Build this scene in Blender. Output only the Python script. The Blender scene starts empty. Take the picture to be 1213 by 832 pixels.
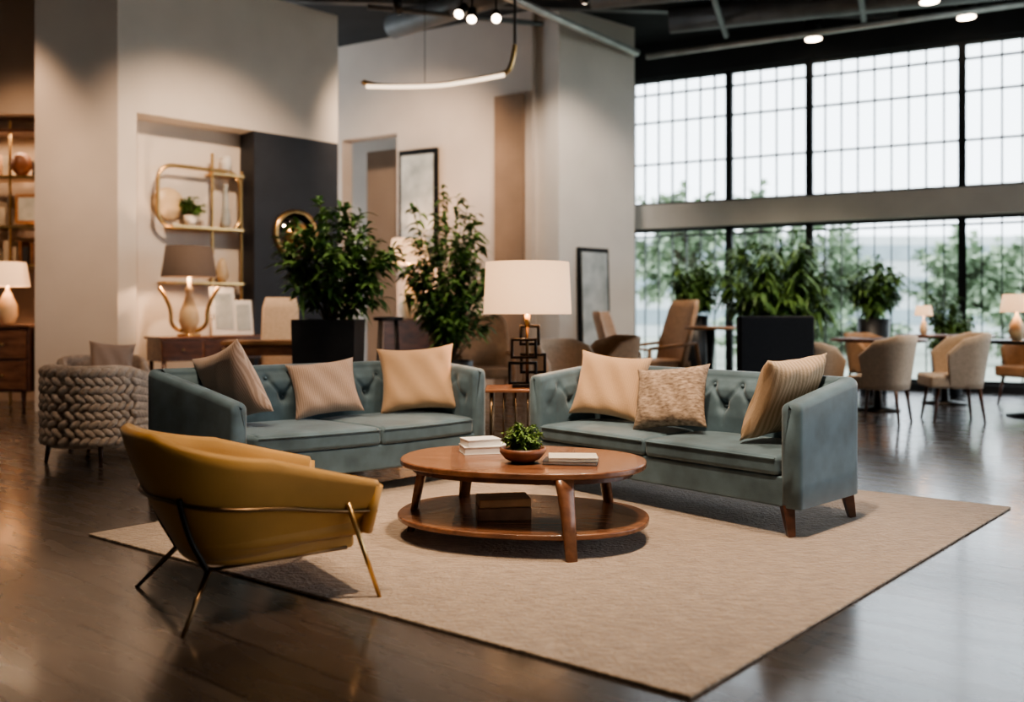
import bpy, math, random
from mathutils import Vector, Matrix
random.seed(7)
C = bpy.context.scene.collection
pi = math.pi

# ------------------------------------------------------------------ materials
def mat(name, col, rough=0.6, metal=0.0, nscale=8, namt=0.12, bump=0.0, bscale=60, sheen=0.0,
        emit=None, estr=0.0, col2=None, coat=0.0, kind='noise', trans=0.0, spec=None, stretch=None):
    m = bpy.data.materials.new(name); m.use_nodes = True
    nt = m.node_tree; N = nt.nodes; L = nt.links
    b = N['Principled BSDF']
    b.inputs['Roughness'].default_value = rough
    b.inputs['Metallic'].default_value = metal
    b.inputs['Sheen Weight'].default_value = sheen
    b.inputs['Sheen Roughness'].default_value = 0.4
    b.inputs['Coat Weight'].default_value = coat
    b.inputs['Transmission Weight'].default_value = trans
    if spec is not None: b.inputs['Specular IOR Level'].default_value = spec
    tc = N.new('ShaderNodeTexCoord'); mp = N.new('ShaderNodeMapping')
    L.new(tc.outputs['Object'], mp.inputs['Vector'])
    if stretch: mp.inputs['Scale'].default_value = stretch
    if kind == 'wave':
        t = N.new('ShaderNodeTexWave'); t.inputs['Scale'].default_value = nscale
        t.inputs['Distortion'].default_value = 1.0; t.inputs['Detail'].default_value = 2
    else:
        t = N.new('ShaderNodeTexNoise'); t.inputs['Scale'].default_value = nscale
        t.inputs['Detail'].default_value = 5
    L.new(mp.outputs['Vector'], t.inputs['Vector'])
    r = N.new('ShaderNodeValToRGB')
    c2 = col2 if col2 else tuple(max(0, c * (1 - 2.2 * namt)) for c in col)
    c1 = col if col2 else tuple(min(1, c * (1 + namt)) for c in col)
    r.color_ramp.elements[0].position = 0.3; r.color_ramp.elements[1].position = 0.7
    r.color_ramp.elements[0].color = (*c2, 1); r.color_ramp.elements[1].color = (*c1, 1)
    L.new(t.outputs['Fac'], r.inputs['Fac'])
    L.new(r.outputs['Color'], b.inputs['Base Color'])
    if bump > 0:
        n2 = N.new('ShaderNodeTexNoise'); n2.inputs['Scale'].default_value = bscale
        n2.inputs['Detail'].default_value = 3
        L.new(mp.outputs['Vector'], n2.inputs['Vector'])
        bp = N.new('ShaderNodeBump'); bp.inputs['Strength'].default_value = bump
        bp.inputs['Distance'].default_value = 0.02
        L.new(n2.outputs['Fac'], bp.inputs['Height']); L.new(bp.outputs['Normal'], b.inputs['Normal'])
    if emit:
        b.inputs['Emission Color'].default_value = (*emit, 1)
        b.inputs['Emission Strength'].default_value = estr
    return m

M = {}
M['velvet'] = mat('blue_grey_velvet', (0.103, 0.160, 0.192), 0.72, nscale=5, namt=0.17, bump=0.12, bscale=220, sheen=0.42)
M['tan'] = mat('tan_linen', (0.64, 0.41, 0.25), 0.85, nscale=26, bump=0.3, bscale=160, sheen=0.3, kind='wave', col2=(0.56, 0.35, 0.21))
M['blush'] = mat('blush_linen', (0.60, 0.44, 0.345), 0.85, nscale=22, bump=0.4, bscale=180, sheen=0.3, kind='wave', col2=(0.44, 0.30, 0.23))
M['pattern'] = mat('patterned_weave', (0.58, 0.43, 0.32), 0.85, nscale=30, bump=0.4, bscale=120, col2=(0.20, 0.135, 0.095), stretch=(1, 1, 2.5))
M['stripe'] = mat('striped_linen', (0.60, 0.43, 0.29), 0.85, nscale=9, bump=0.3, bscale=160, kind='wave', col2=(0.45, 0.31, 0.195), stretch=(1, 1, .2))
M['walnut'] = mat('walnut', (0.27, 0.12, 0.062), 0.27, nscale=5, bump=0.05, bscale=90, col2=(0.125, 0.052, 0.028), coat=0.25, stretch=(0.8, 7, 3))
M['walnutd'] = mat('dark_walnut', (0.10, 0.038, 0.02), 0.35, nscale=6, namt=0.25, coat=0.2, stretch=(1, 6, 3))
M['oak'] = mat('warm_oak', (0.34, 0.17, 0.075), 0.4, nscale=5, namt=0.2, stretch=(1, 6, 2))
M['tanpanel'] = mat('tan_panel', (0.28, 0.18, 0.115), 0.6, nscale=2, namt=0.08)
M['leather'] = mat('ochre_fabric', (0.43, 0.225, 0.055), 0.58, nscale=3, namt=0.08, bump=0.1, bscale=180, sheen=0.2)
M['blackm'] = mat('black_metal', (0.02, 0.018, 0.017), 0.35, metal=0.8, nscale=10)
M['bronze'] = mat('bronze_metal', (0.16, 0.10, 0.055), 0.3, metal=1.0, nscale=10)
M['brass'] = mat('brass', (0.62, 0.40, 0.18), 0.28, metal=1.0, nscale=10, namt=0.06)
M['cream'] = mat('cream_upholstery', (0.56, 0.43, 0.32), 0.8, nscale=30, namt=0.06, bump=0.2, sheen=0.3)
M['tanchair'] = mat('tan_upholstery', (0.40, 0.24, 0.14), 0.7, nscale=20, namt=0.08, bump=0.2)
M['woven'] = mat('woven_rope', (0.58, 0.47, 0.39), 0.85, nscale=25, namt=0.12, bump=0.5, bscale=70)
M['wall'] = mat('plaster_wall', (0.62, 0.54, 0.475), 0.85, nscale=1.5, namt=0.03, bump=0.05, bscale=40)
M['wallw'] = mat('white_plaster', (0.70, 0.645, 0.59), 0.85, nscale=1.5, namt=0.03, bump=0.05, bscale=40)
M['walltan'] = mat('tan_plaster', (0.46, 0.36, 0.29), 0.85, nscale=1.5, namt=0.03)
M['black'] = mat('charcoal_panel', (0.022, 0.024, 0.032), 0.55, nscale=3, namt=0.1)
M['blackf'] = mat('black_fabric', (0.010, 0.011, 0.016), 0.8, nscale=30, namt=0.1)
M['ceil'] = mat('dark_ceiling', (0.030, 0.034, 0.038), 0.9, nscale=2, namt=0.1)
M['duct'] = mat('dark_duct', (0.15, 0.155, 0.16), 0.45, metal=0.3, nscale=4)
M['pipe'] = mat('galvanised_pipe', (0.58, 0.58, 0.57), 0.4, metal=0.5, nscale=4)
M['frame'] = mat('window_frame_paint', (0.04, 0.044, 0.048), 0.5, nscale=4)
M['muntin'] = mat('muntin_paint', (0.10, 0.11, 0.12), 0.5, nscale=4)
M['beam'] = mat('beam_paint', (0.56, 0.53, 0.49), 0.8, nscale=2, namt=0.04)
M['shade'] = mat('lamp_shade_linen', (0.74, 0.56, 0.40), 0.8, nscale=60, namt=0.03, emit=(1.0, 0.56, 0.30), estr=0.50)
M['shadedim'] = mat('lamp_shade_taupe', (0.12, 0.09, 0.075), 0.8, nscale=60, namt=0.05, emit=(1.0, 0.6, 0.4), estr=0.015)
M['glow'] = mat('warm_bulb', (1, 0.8, 0.6), 0.5, emit=(1.0, 0.80, 0.60), estr=10)
M['glows'] = mat('warm_strip', (1, 0.8, 0.6), 0.5, emit=(1.0, 0.76, 0.52), estr=1.3)
M['white'] = mat('white_paper', (0.75, 0.72, 0.67), 0.6, nscale=10, namt=0.03)
M['page'] = mat('book_pages', (0.62, 0.55, 0.45), 0.8, nscale=10, namt=0.05)
M['navy'] = mat('book_cover_dark', (0.05, 0.05, 0.055), 0.5, nscale=10)
M['brown'] = mat('book_cover_brown', (0.22, 0.11, 0.06), 0.5, nscale=10)
M['soil'] = mat('soil', (0.035, 0.022, 0.014), 0.95, nscale=30, namt=0.3, bump=0.8)
M['leaf'] = mat('green_leaf', (0.14, 0.25, 0.065), 0.45, nscale=3, col2=(0.06, 0.13, 0.04))
M['leafb'] = mat('bright_leaf', (0.20, 0.31, 0.07), 0.5, nscale=9, col2=(0.09, 0.17, 0.04))
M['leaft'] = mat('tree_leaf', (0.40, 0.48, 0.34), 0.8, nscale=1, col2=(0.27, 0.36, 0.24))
M['stem'] = mat('stem_bark', (0.09, 0.06, 0.035), 0.8, nscale=20)
M['planter'] = mat('black_planter', (0.014, 0.015, 0.018), 0.45, nscale=10)
M['clay'] = mat('clay_bowl', (0.19, 0.07, 0.035), 0.45, nscale=8, namt=0.2)
M['ceramic'] = mat('cream_ceramic', (0.66, 0.50, 0.32), 0.35, nscale=6, namt=0.06)
M['mirror'] = mat('mirror_glass', (0.75, 0.76, 0.76), 0.06, metal=1.0, nscale=2, namt=0.01)
M['print'] = mat('art_print', (0.62, 0.64, 0.62), 0.6, nscale=2.5, col2=(0.25, 0.28, 0.28))
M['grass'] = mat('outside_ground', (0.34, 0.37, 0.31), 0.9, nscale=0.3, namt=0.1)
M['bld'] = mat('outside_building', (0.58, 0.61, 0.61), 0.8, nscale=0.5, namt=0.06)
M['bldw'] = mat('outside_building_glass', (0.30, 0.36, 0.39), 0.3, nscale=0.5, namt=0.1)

def floor_mat():
    m = bpy.data.materials.new('dark_plank_floor'); m.use_nodes = True
    N = m.node_tree.nodes; L = m.node_tree.links; b = N['Principled BSDF']
    b.inputs['Specular IOR Level'].default_value = 0.85
    b.inputs['Coat Weight'].default_value = 0.5; b.inputs['Coat Roughness'].default_value = 0.13; b.inputs['Coat IOR'].default_value = 1.6
    tc = N.new('ShaderNodeTexCoord'); mp = N.new('ShaderNodeMapping')
    mp.inputs['Rotation'].default_value = (0, 0, math.radians(38))
    L.new(tc.outputs['Object'], mp.inputs['Vector'])
    br = N.new('ShaderNodeTexBrick'); br.inputs['Scale'].default_value = 1.0
    br.inputs['Brick Width'].default_value = 1.2; br.inputs['Row Height'].default_value = 0.30
    br.inputs['Mortar Size'].default_value = 0.005; br.inputs['Mortar Smooth'].default_value = 0.2
    br.inputs['Color1'].default_value = (0.030, 0.022, 0.018, 1); br.inputs['Color2'].default_value = (0.058, 0.044, 0.036, 1)
    br.inputs['Mortar'].default_value = (0.008, 0.006, 0.005, 1)
    L.new(mp.outputs['Vector'], br.inputs['Vector'])
    mp2 = N.new('ShaderNodeMapping'); mp2.inputs['Scale'].default_value = (1, 5, 1)
    L.new(mp.outputs['Vector'], mp2.inputs['Vector'])
    n = N.new('ShaderNodeTexNoise'); n.inputs['Scale'].default_value = 2.2; n.inputs['Detail'].default_value = 8
    L.new(mp2.outputs['Vector'], n.inputs['Vector'])
    mx = N.new('ShaderNodeMixRGB'); mx.blend_type = 'MULTIPLY'; mx.inputs['Fac'].default_value = 0.6
    rr = N.new('ShaderNodeValToRGB'); rr.color_ramp.elements[0].color = (0.45, 0.45, 0.45, 1); rr.color_ramp.elements[0].position = 0.3
    rr.color_ramp.elements[1].position = 0.7
    L.new(n.outputs['Fac'], rr.inputs['Fac'])
    L.new(br.outputs['Color'], mx.inputs['Color1']); L.new(rr.outputs['Color'], mx.inputs['Color2'])
    L.new(mx.outputs['Color'], b.inputs['Base Color'])
    mr = N.new('ShaderNodeMapRange'); mr.inputs['To Min'].default_value = 0.18; mr.inputs['To Max'].default_value = 0.36
    L.new(n.outputs['Fac'], mr.inputs['Value']); L.new(mr.outputs['Result'], b.inputs['Roughness'])
    bp = N.new('ShaderNodeBump'); bp.inputs['Strength'].default_value = 0.25; bp.inputs['Distance'].default_value = 0.01
    bp.invert = True
    L.new(br.outputs['Fac'], bp.inputs['Height']); L.new(bp.outputs['Normal'], b.inputs['Normal'])
    return m
M['floor'] = floor_mat()

def rug_mat():
    m = bpy.data.materials.new('beige_wool_rug'); m.use_nodes = True
    N = m.node_tree.nodes; L = m.node_tree.links; b = N['Principled BSDF']
    b.inputs['Roughness'].default_value = 0.95; b.inputs['Sheen Weight'].default_value = 0.3
    tc = N.new('ShaderNodeTexCoord')
    mp = N.new('ShaderNodeMapping'); mp.inputs['Rotation'].default_value = (0, 0, math.radians(38)); mp.inputs['Scale'].default_value = (1.2, 5, 1)
    L.new(tc.outputs['Object'], mp.inputs['Vector'])
    n = N.new('ShaderNodeTexNoise'); n.inputs['Scale'].default_value = 7; n.inputs['Detail'].default_value = 14; n.inputs['Roughness'].default_value = 0.85
    L.new(mp.outputs['Vector'], n.inputs['Vector'])
    r = N.new('ShaderNodeValToRGB'); r.color_ramp.elements[0].position = 0.36; r.color_ramp.elements[1].position = 0.64
    r.color_ramp.elements[0].color = (0.20, 0.145, 0.105, 1); r.color_ramp.elements[1].color = (0.50, 0.38, 0.285, 1)
    L.new(n.outputs['Fac'], r.inputs['Fac']); L.new(r.outputs['Color'], b.inputs['Base Color'])
    n2 = N.new('ShaderNodeTexNoise'); n2.inputs['Scale'].default_value = 45; n2.inputs['Detail'].default_value = 6
    L.new(tc.outputs['Object'], n2.inputs['Vector'])
    bp = N.new('ShaderNodeBump'); bp.inputs['Strength'].default_value = 0.9; bp.inputs['Distance'].default_value = 0.02
    L.new(n2.outputs['Fac'], bp.inputs['Height']); L.new(bp.outputs['Normal'], b.inputs['Normal'])
    return m
M['rug'] = rug_mat()

# ------------------------------------------------------------------ helpers
def group(name, loc=(0, 0, 0), rz=0.0, s=1.0):
    e = bpy.data.objects.new(name, None); C.objects.link(e)
    e.empty_display_size = 0.1
    e.location = loc; e.rotation_euler = (0, 0, rz); e.scale = (s, s, s)
    return e

def mesh(name, v, f, m, par=None, smooth=False, bevel=0, seg=3, sub=0, angle=40):
    me = bpy.data.meshes.new(name); me.from_pydata([tuple(p) for p in v], [], f); me.update()
    import bmesh
    bm = bmesh.new(); bm.from_mesh(me); bmesh.ops.recalc_face_normals(bm, faces=bm.faces); bm.to_mesh(me); bm.free()
    me.materials.append(m)
    o = bpy.data.objects.new(name, me); C.objects.link(o)
    if par: o.parent = par
    if smooth:
        for p in me.polygons: p.use_smooth = True
    if bevel:
        b = o.modifiers.new('bevel', 'BEVEL'); b.width = bevel; b.segments = seg; b.limit_method = 'ANGLE'; b.angle_limit = math.radians(angle)
        for p in me.polygons: p.use_smooth = True
        b.harden_normals = True
    return o

def box(name, c, s, m, par=None, bevel=0.0, rz=0.0, rx=0.0, ry=0.0, seg=2):
    v = []
    R = Matrix.Rotation(rz, 3, 'Z') @ Matrix.Rotation(ry, 3, 'Y') @ Matrix.Rotation(rx, 3, 'X')
    for z in (-.5, .5):
        for x, y in ((-.5, -.5), (.5, -.5), (.5, .5), (-.5, .5)):
            v.append(Vector(c) + R @ Vector((x * s[0], y * s[1], z * s[2])))
    f = [(3, 2, 1, 0), (4, 5, 6, 7), (0, 1, 5, 4), (1, 2, 6, 5), (2, 3, 7, 6), (3, 0, 4, 7)]
    return mesh(name, v, f, m, par, bevel=bevel, seg=seg)

def loft(name, rings, m, par=None, smooth=True, cap=True, closed=True, **k):
    v = []; f = []
    n = len(rings[0])
    for r in rings: v += list(r)
    for i in range(len(rings) - 1):
        for j in range(n if closed else n - 1):
            a = i * n + j; b = i * n + (j + 1) % n
            f.append((a, b, b + n, a + n))
    if cap:
        f.append(tuple(range(n - 1, -1, -1))); f.append(tuple(range((len(rings) - 1) * n, len(rings) * n)))
    return mesh(name, v, f, m, par, smooth=smooth, **k)

def rod(name, p0, p1, r0, r1, m, par=None, seg=12, square=False):
    p0 = Vector(p0); p1 = Vector(p1); d = (p1 - p0).normalized()
    a = Vector((0, 0, 1)) if abs(d.z) < 0.95 else Vector((1, 0, 0))
    x = d.cross(a).normalized(); y = d.cross(x)
    if square: seg = 4
    ph = pi / 4 if square else 0
    rings = []
    for p, r in ((p0, r0), (p1, r1)):
        rings.append([p + (x * math.cos(2 * pi * i / seg + ph) + y * math.sin(2 * pi * i / seg + ph)) * r * (1.414 if square else 1) for i in range(seg)])
    o = loft(name, rings, m, par, smooth=not square)
    if not square:
        for p in o.data.polygons:
            if len(p.vertices) > 4: p.use_smooth = False
    return o

def lathe(name, prof, m, par=None, c=(0, 0, 0), seg=40, cap=True):
    rings = [[(c[0] + r * math.cos(2 * pi * i / seg), c[1] + r * math.sin(2 * pi * i / seg), c[2] + z) for i in range(seg)] for r, z in prof]
    return loft(name, rings, m, par, cap=cap)

def tube(name, pts, r, m, par=None, cyc=False, smoothpath=True):
    cu = bpy.data.curves.new(name, 'CURVE'); cu.dimensions = '3D'; cu.bevel_depth = r; cu.bevel_resolution = 4
    if smoothpath:
        sp = cu.splines.new('NURBS'); sp.points.add(len(pts) - 1)
        for i, p in enumerate(pts): sp.points[i].co = (*p, 1)
        sp.order_u = 3; sp.use_endpoint_u = True; sp.use_cyclic_u = cyc; cu.resolution_u = 8
    else:
        sp = cu.splines.new('POLY'); sp.points.add(len(pts) - 1)
        for i, p in enumerate(pts): sp.points[i].co = (*p, 1)
        sp.use_cyclic_u = cyc
    cu.use_fill_caps = True
    cu.materials.append(m)
    o = bpy.data.objects.new(name, cu); C.objects.link(o)
    if par: o.parent = par
    return o

def prism(name, poly, z0, z1, m, par=None, bevel=0, seg=3, **k):
    n = len(poly)
    v = [(x, y, z0) for x, y in poly] + [(x, y, z1) for x, y in poly]
    f = [tuple(range(n - 1, -1, -1)), tuple(range(n, 2 * n))] + [(i, (i + 1) % n, (i + 1) % n + n, i + n) for i in range(n)]
    return mesh(name, v, f, m, par, bevel=bevel, seg=seg, **k)

# ------------------------------------------------------------------ foliage
def foliage(name, par, m, base, centre, rad, branches, per, ll, lw, droop=0.4, rnd=1, stemr=0.008, trunk=None):
    R = random.Random(rnd); V = []; F = []; SV = []; SF = []
    def seg(p0, p1, r0, r1):
        d = (p1 - p0).normalized(); a = Vector((0, 0, 1)) if abs(d.z) < .9 else Vector((1, 0, 0))
        x = d.cross(a).normalized(); y = d.cross(x); b = len(SV)
        for p, r in ((p0, r0), (p1, r1)):
            for i in range(5): SV.append(p + (x * math.cos(i * 1.2566) + y * math.sin(i * 1.2566)) * r)
        for i in range(5): SF.append((b + i, b + (i + 1) % 5, b + 5 + (i + 1) % 5, b + 5 + i))
    base = Vector(base); centre = Vector(centre)
    for _ in range(branches):
        while True:
            q = Vector((R.uniform(-1, 1), R.uniform(-1, 1), R.uniform(-1, 1)))
            if 0.25 < q.length < 1: break
        end = centre + Vector((q.x * rad[0], q.y * rad[1], q.z * rad[2]))
        st = base + Vector((R.uniform(-.04, .04), R.uniform(-.04, .04), 0))
        if trunk: st = base.lerp(Vector(trunk), R.uniform(.45, 1))
        mid = st.lerp(end, .5) + Vector((0, 0, .12 * (end - st).length))
        pts = []
        for i in range(9):
            t = i / 8; pts.append(st * (1 - t) ** 2 + mid * 2 * t * (1 - t) + end * t * t)
        for i in range(8): seg(pts[i], pts[i + 1], stemr * (1 - i / 10), stemr * (1 - (i + 1) / 10))
        for k in range(per):
            t = R.uniform(.35, 1.0) ** .8; i = min(7, int(t * 8)); p = pts[i].lerp(pts[i + 1], t * 8 - i)
            d = (pts[i + 1] - pts[i]).normalized()
            d = (d * .6 + Vector((R.uniform(-1, 1), R.uniform(-1, 1), R.uniform(-.7, .7)))).normalized()
            L = ll * R.uniform(.6, 1.15); W = lw * R.uniform(.7, 1.1)
            side = d.cross(Vector((R.uniform(-.4, .4), R.uniform(-.4, .4), 1))).normalized()
            up = side.cross(d)
            b = len(V)
            prof = [(0, 0.05), (.3, .9), (.6, .8), (1, 0.02)]
            for (a, w) in prof:
                c = p + d * (L * a) + Vector((0, 0, -droop * L * a * a))
                V.append(c - side * W * .5 * w + up * W * .12 * w); V.append(c); V.append(c + side * W * .5 * w + up * W * .12 * w)
            for s in range(3):
                for h in range(2):
                    a0 = b + s * 3 + h; F.append((a0, a0 + 1, a0 + 4, a0 + 3))
    if trunk: seg(base, Vector(trunk), stemr * 2.2, stemr * 1.6)
    me = bpy.data.meshes.new(name + '_leaves'); me.from_pydata(V, [], F); me.materials.append(m)
    o = bpy.data.objects.new('leaves', me); C.objects.link(o); o.parent = par
    for p in me.polygons: p.use_smooth = True
    mesh('stems', SV, SF, M['stem'], par, smooth=True)

# ------------------------------------------------------------------ room shell
H_CEIL = 6.4
ROOM = [(-10.5, -4.2), (12.95, -4.2), (12.95, 11.62), (2.25, 17.15), (2.2, 20.7), (-10.5, 20.7)]
prism('floor', ROOM, -0.15, 0, M['floor'])
prism('ceiling', ROOM, H_CEIL, H_CEIL + .2, M['ceil'])

def wall_seg(name, p, q, z0, z1, th, m, par=None, bevel=0):
    p = Vector((*p, 0)); q = Vector((*q, 0)); d = (q - p).normalized(); n = Vector((-d.y, d.x, 0)) * th
    return prism(name, [(p.x, p.y), (q.x, q.y), (q.x + n.x, q.y + n.y), (p.x + n.x, p.y + n.y)], z0, z1, m, par, bevel)

wall_seg('wall_left', (-10.3, -4), (-10.3, 13.2), 0, H_CEIL, .2, M['wall'])
wall_seg('wall_front', (12.9, -4), (-10.5, -4), 0, H_CEIL, .2, M['wall'])
wall_seg('wall_far', (-10.5, 20.5), (2.2, 20.5), 0, H_CEIL, .2, M['wall'])
w = group('wall_shelving_side', (0, 0, 0))
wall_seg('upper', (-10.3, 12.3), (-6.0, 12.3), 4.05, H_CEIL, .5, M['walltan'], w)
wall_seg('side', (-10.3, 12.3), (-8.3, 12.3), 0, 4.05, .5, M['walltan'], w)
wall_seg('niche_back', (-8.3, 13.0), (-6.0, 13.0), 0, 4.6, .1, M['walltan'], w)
prism('column', [(-6.22, 11.55), (-5.24, 11.78), (-5.24, 12.9), (-6.22, 12.9)], 0, H_CEIL, M['wall'])

AW = math.atan2(2.4, 2.45)
w = group('wall_niche', (-5.24, 11.8, 0), AW)
box('upper', (1.715, .25, (4.0 + 6.05) / 2), (3.43, .5, 2.05), M['wallw'], w)
box('pier', (.12, .25, 2.0), (.245, .5, 4.0), M['wallw'], w)
box('niche_back', (1.1, .47, 2.0), (1.75, .06, 4.0), M['wallw'], w)
box('black_panel', (2.7, .25, 2.0), (1.46, .5, 4.0), M['black'], w)

p0 = Vector((-5.5, 18.28)); p1 = Vector((.34, 14.95)); dd = (p1 - p0); Lw = dd.length
w = group('wall_back', (p0.x, p0.y, 0), math.atan2(dd.y, dd.x))
def tb(px):
    r = (px - 606.5) / 1050; u = dd.normalized()
    return (r * p0.y - p0.x) / (u.x - r * u.y)
a, b = tb(405), tb(470)
box('left_part', (a / 2, .15, H_CEIL / 2), (a, .3, H_CEIL), M['wall'], w)
box('lintel', ((a + b) / 2, .15, (4.6 + H_CEIL) / 2), (b - a, .3, H_CEIL - 4.6), M['wall'], w)
box('right_part', ((b + Lw) / 2, .15, H_CEIL / 2), (Lw - b, .3, H_CEIL), M['wall'], w)
box('doorway_reveal', ((a + b) / 2, 1.3, 2.3), (b - a + .8, .1, 4.6), M['walltan'], w)
t0 = tb(588)
box('tan_panel', ((t0 + Lw) / 2 - .06, -.05, 2.5), (Lw - t0 - .15, .1, 5.0), M['tanpanel'], w)
prism('pillar', [(.34, 15.1), (.78, 14.75), (2.2, 15.9), (2.2, 16.6), (.34, 16.6)], 0, H_CEIL, M['wallw'])

W0 = Vector((2.25, 17.0)); WD = Vector((5.85, -3.0)).normalized(); WA = math.atan2(WD.y, WD.x)
WL = 11.9
w = group('wall_window_side', (W0.x, W0.y, 0), WA)
box('header', (WL / 2 - .5, .15, 6.08), (WL + 1, .3, .68), M['ceil'], w)
box('mid_beam', (WL / 2 - .5, .1, 3.1), (WL + 1, .4, .44), M['beam'], w)
box('sill', (WL / 2 - .5, .15, .06), (WL + 1, .3, .12), M['frame'], w)
box('end_left', (-.5, .15, 3.2), (.9, .3, 6.4), M['wallw'], w)
def window(name, x0, x1, z0, z1, par_loc, rz, nv, nh, thin=.03):
    g = group(name, par_loc, rz)
    for i, x in enumerate((x0, x1)):
        box('jamb_%d' % i, (x, .15, (z0 + z1) / 2), (.12, .14, z1 - z0), M['frame'], g)
    for i, z in enumerate((z0 + .03, z1 - .03)):
        box('rail_%d' % i, ((x0 + x1) / 2, .15, z), (x1 - x0, .1, .06), M['frame'], g)
    for i in range(1, nv):
        x = x0 + (x1 - x0) * i / nv
        box('muntin_v%d' % i, (x, .15, (z0 + z1) / 2), (thin, .04, z1 - z0), M['muntin'], g)
    for i, t in enumerate(nh):
        z = z0 + (z1 - z0) * t
        box('muntin_h%d' % i, ((x0 + x1) / 2, .15, z), (x1 - x0, .05, .036), M['muntin'], g)
divs = [0, 1.88, 3.29, 5.69, 7.7, 9.7, 11.8]
k = 1
for i in range(6):
    x0, x1 = divs[i], divs[i + 1]; nv = max(3, round((x1 - x0) / .27))
    window('window_%d' % k, x0, x1, 3.32, 5.74, (W0.x, W0.y, 0), WA, nv, (.33, .66, .88)); k += 1
    window('window_%d' % k, x0, x1, .12, 2.88, (W0.x, W0.y, 0), WA, nv, (.95,), thin=.022); k += 1
w = group('wall_right', (12.75, 11.55, 0), -pi / 2)
box('header', (7.7, .15, 6.08), (15.6, .3, .68), M['ceil'], w)
box('mid_beam', (7.7, .1, 3.1), (15.6, .4, .44), M['beam'], w)
box('sill', (7.7, .15, .06), (15.6, .3, .12), M['frame'], w)
for i in range(7):
    window('window_%d' % k, i * 2.2, i * 2.2 + 2.2, 3.32, 5.74, (12.75, 11.55, 0), -pi / 2, 4, (.5,)); k += 1
    window('window_%d' % k, i * 2.2, i * 2.2 + 2.2, .12, 2.88, (12.75, 11.55, 0), -pi / 2, 2, (.97,)); k += 1

# ------------------------------------------------------------------ outside
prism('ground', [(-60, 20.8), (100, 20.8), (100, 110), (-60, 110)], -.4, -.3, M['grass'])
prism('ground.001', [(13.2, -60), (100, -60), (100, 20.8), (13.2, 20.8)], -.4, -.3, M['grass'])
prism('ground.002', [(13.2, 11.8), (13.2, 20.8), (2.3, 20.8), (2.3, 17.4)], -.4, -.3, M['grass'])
def tree(loc, hgt, rad, seed):
    g = group('street_tree', (loc[0], loc[1], -.3))
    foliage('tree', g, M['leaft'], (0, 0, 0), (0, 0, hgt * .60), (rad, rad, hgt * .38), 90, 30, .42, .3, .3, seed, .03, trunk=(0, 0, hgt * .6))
for i, (x, y, h, r) in enumerate([(6.0, 32, 6.6, 2.0), (9.6, 34, 6.9, 2.0), (12.8, 36, 5.6, 2.2), (17, 33, 5.0, 2.2), (22, 38, 5.2, 2.6), (22.5, 28, 4.6, 2.2), (28, 36, 6.0, 3), (18.5, 24, 4.3, 1.5)]):
    tree((x, y), h, r, 20 + i)
def hedge(loc, L, seed):
    g = group('clipped_hedge', (loc[0], loc[1], -.3))
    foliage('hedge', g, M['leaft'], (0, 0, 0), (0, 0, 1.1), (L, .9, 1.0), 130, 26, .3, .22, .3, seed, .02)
hedge((9, 27), 3.6, 51); hedge((17, 26.5), 4.0, 52)
g = group('office_building', (24, 62, -.3))
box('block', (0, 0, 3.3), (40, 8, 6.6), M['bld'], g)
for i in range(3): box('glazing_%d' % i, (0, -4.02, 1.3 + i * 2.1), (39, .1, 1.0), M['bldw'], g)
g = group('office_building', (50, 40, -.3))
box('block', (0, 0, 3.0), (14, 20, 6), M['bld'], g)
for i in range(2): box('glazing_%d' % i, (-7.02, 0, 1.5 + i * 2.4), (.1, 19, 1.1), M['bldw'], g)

# ------------------------------------------------------------------ ceiling services
def pipe(name, p, q, r, m): rod(name, p, q, r, r, m, seg=20)
pipe('conduit_pipe', (-.9, 11.9, 5.9), (2.22, 15.72, 5.9), .06, M['pipe'])
pipe('conduit_pipe', (2.42, 15.95, 5.9), (7.8, 13.1, 5.9), .05, M['pipe'])
pipe('air_duct', (2.6, 14.6, 6.1), (8.8, 12.5, 6.1), .2, M['duct'])
pipe('air_duct', (1.2, 13.4, 6.1), (8.6, 11.3, 6.1), .22, M['duct'])
pipe('air_duct', (-2.0, 14.9, 6.1), (.6, 12.6, 6.1), .2, M['duct'])
pipe('conduit_pipe', (-2.2, 13.5, 5.95), (.5, 14.3, 5.95), .04, M['duct'])
pipe('conduit_pipe', (3.6, 14.9, 5.95), (2.6, 12.0, 5.95), .05, M['duct'])
pipe('conduit_pipe', (5.6, 14.1, 5.95), (4.4, 11.4, 5.95), .05, M['duct'])
for i in range(5):
    box('ceiling_beam', (0, 6.8 + i * 1.9, 6.32), (14, .16, .16), M['duct'], rz=.08)

def downlight(x, y, z=5.9):
    g = group('ceiling_downlight', (x, y, z))
    lathe('housing', [(.15, .5), (.15, .5), (.15, -.0), (.13, -.0)], M['blackm'], g, seg=24)
    lathe('lens', [(.001, -.012), (.13, -.012), (.13, .0)], M['glow'], g, seg=24)
for x, y in [(6.15, 13.05), (7.05, 13.75), (5.05, 14.85), (3.3, 9.2)]:
    downlight(x, y, 5.88)

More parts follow.
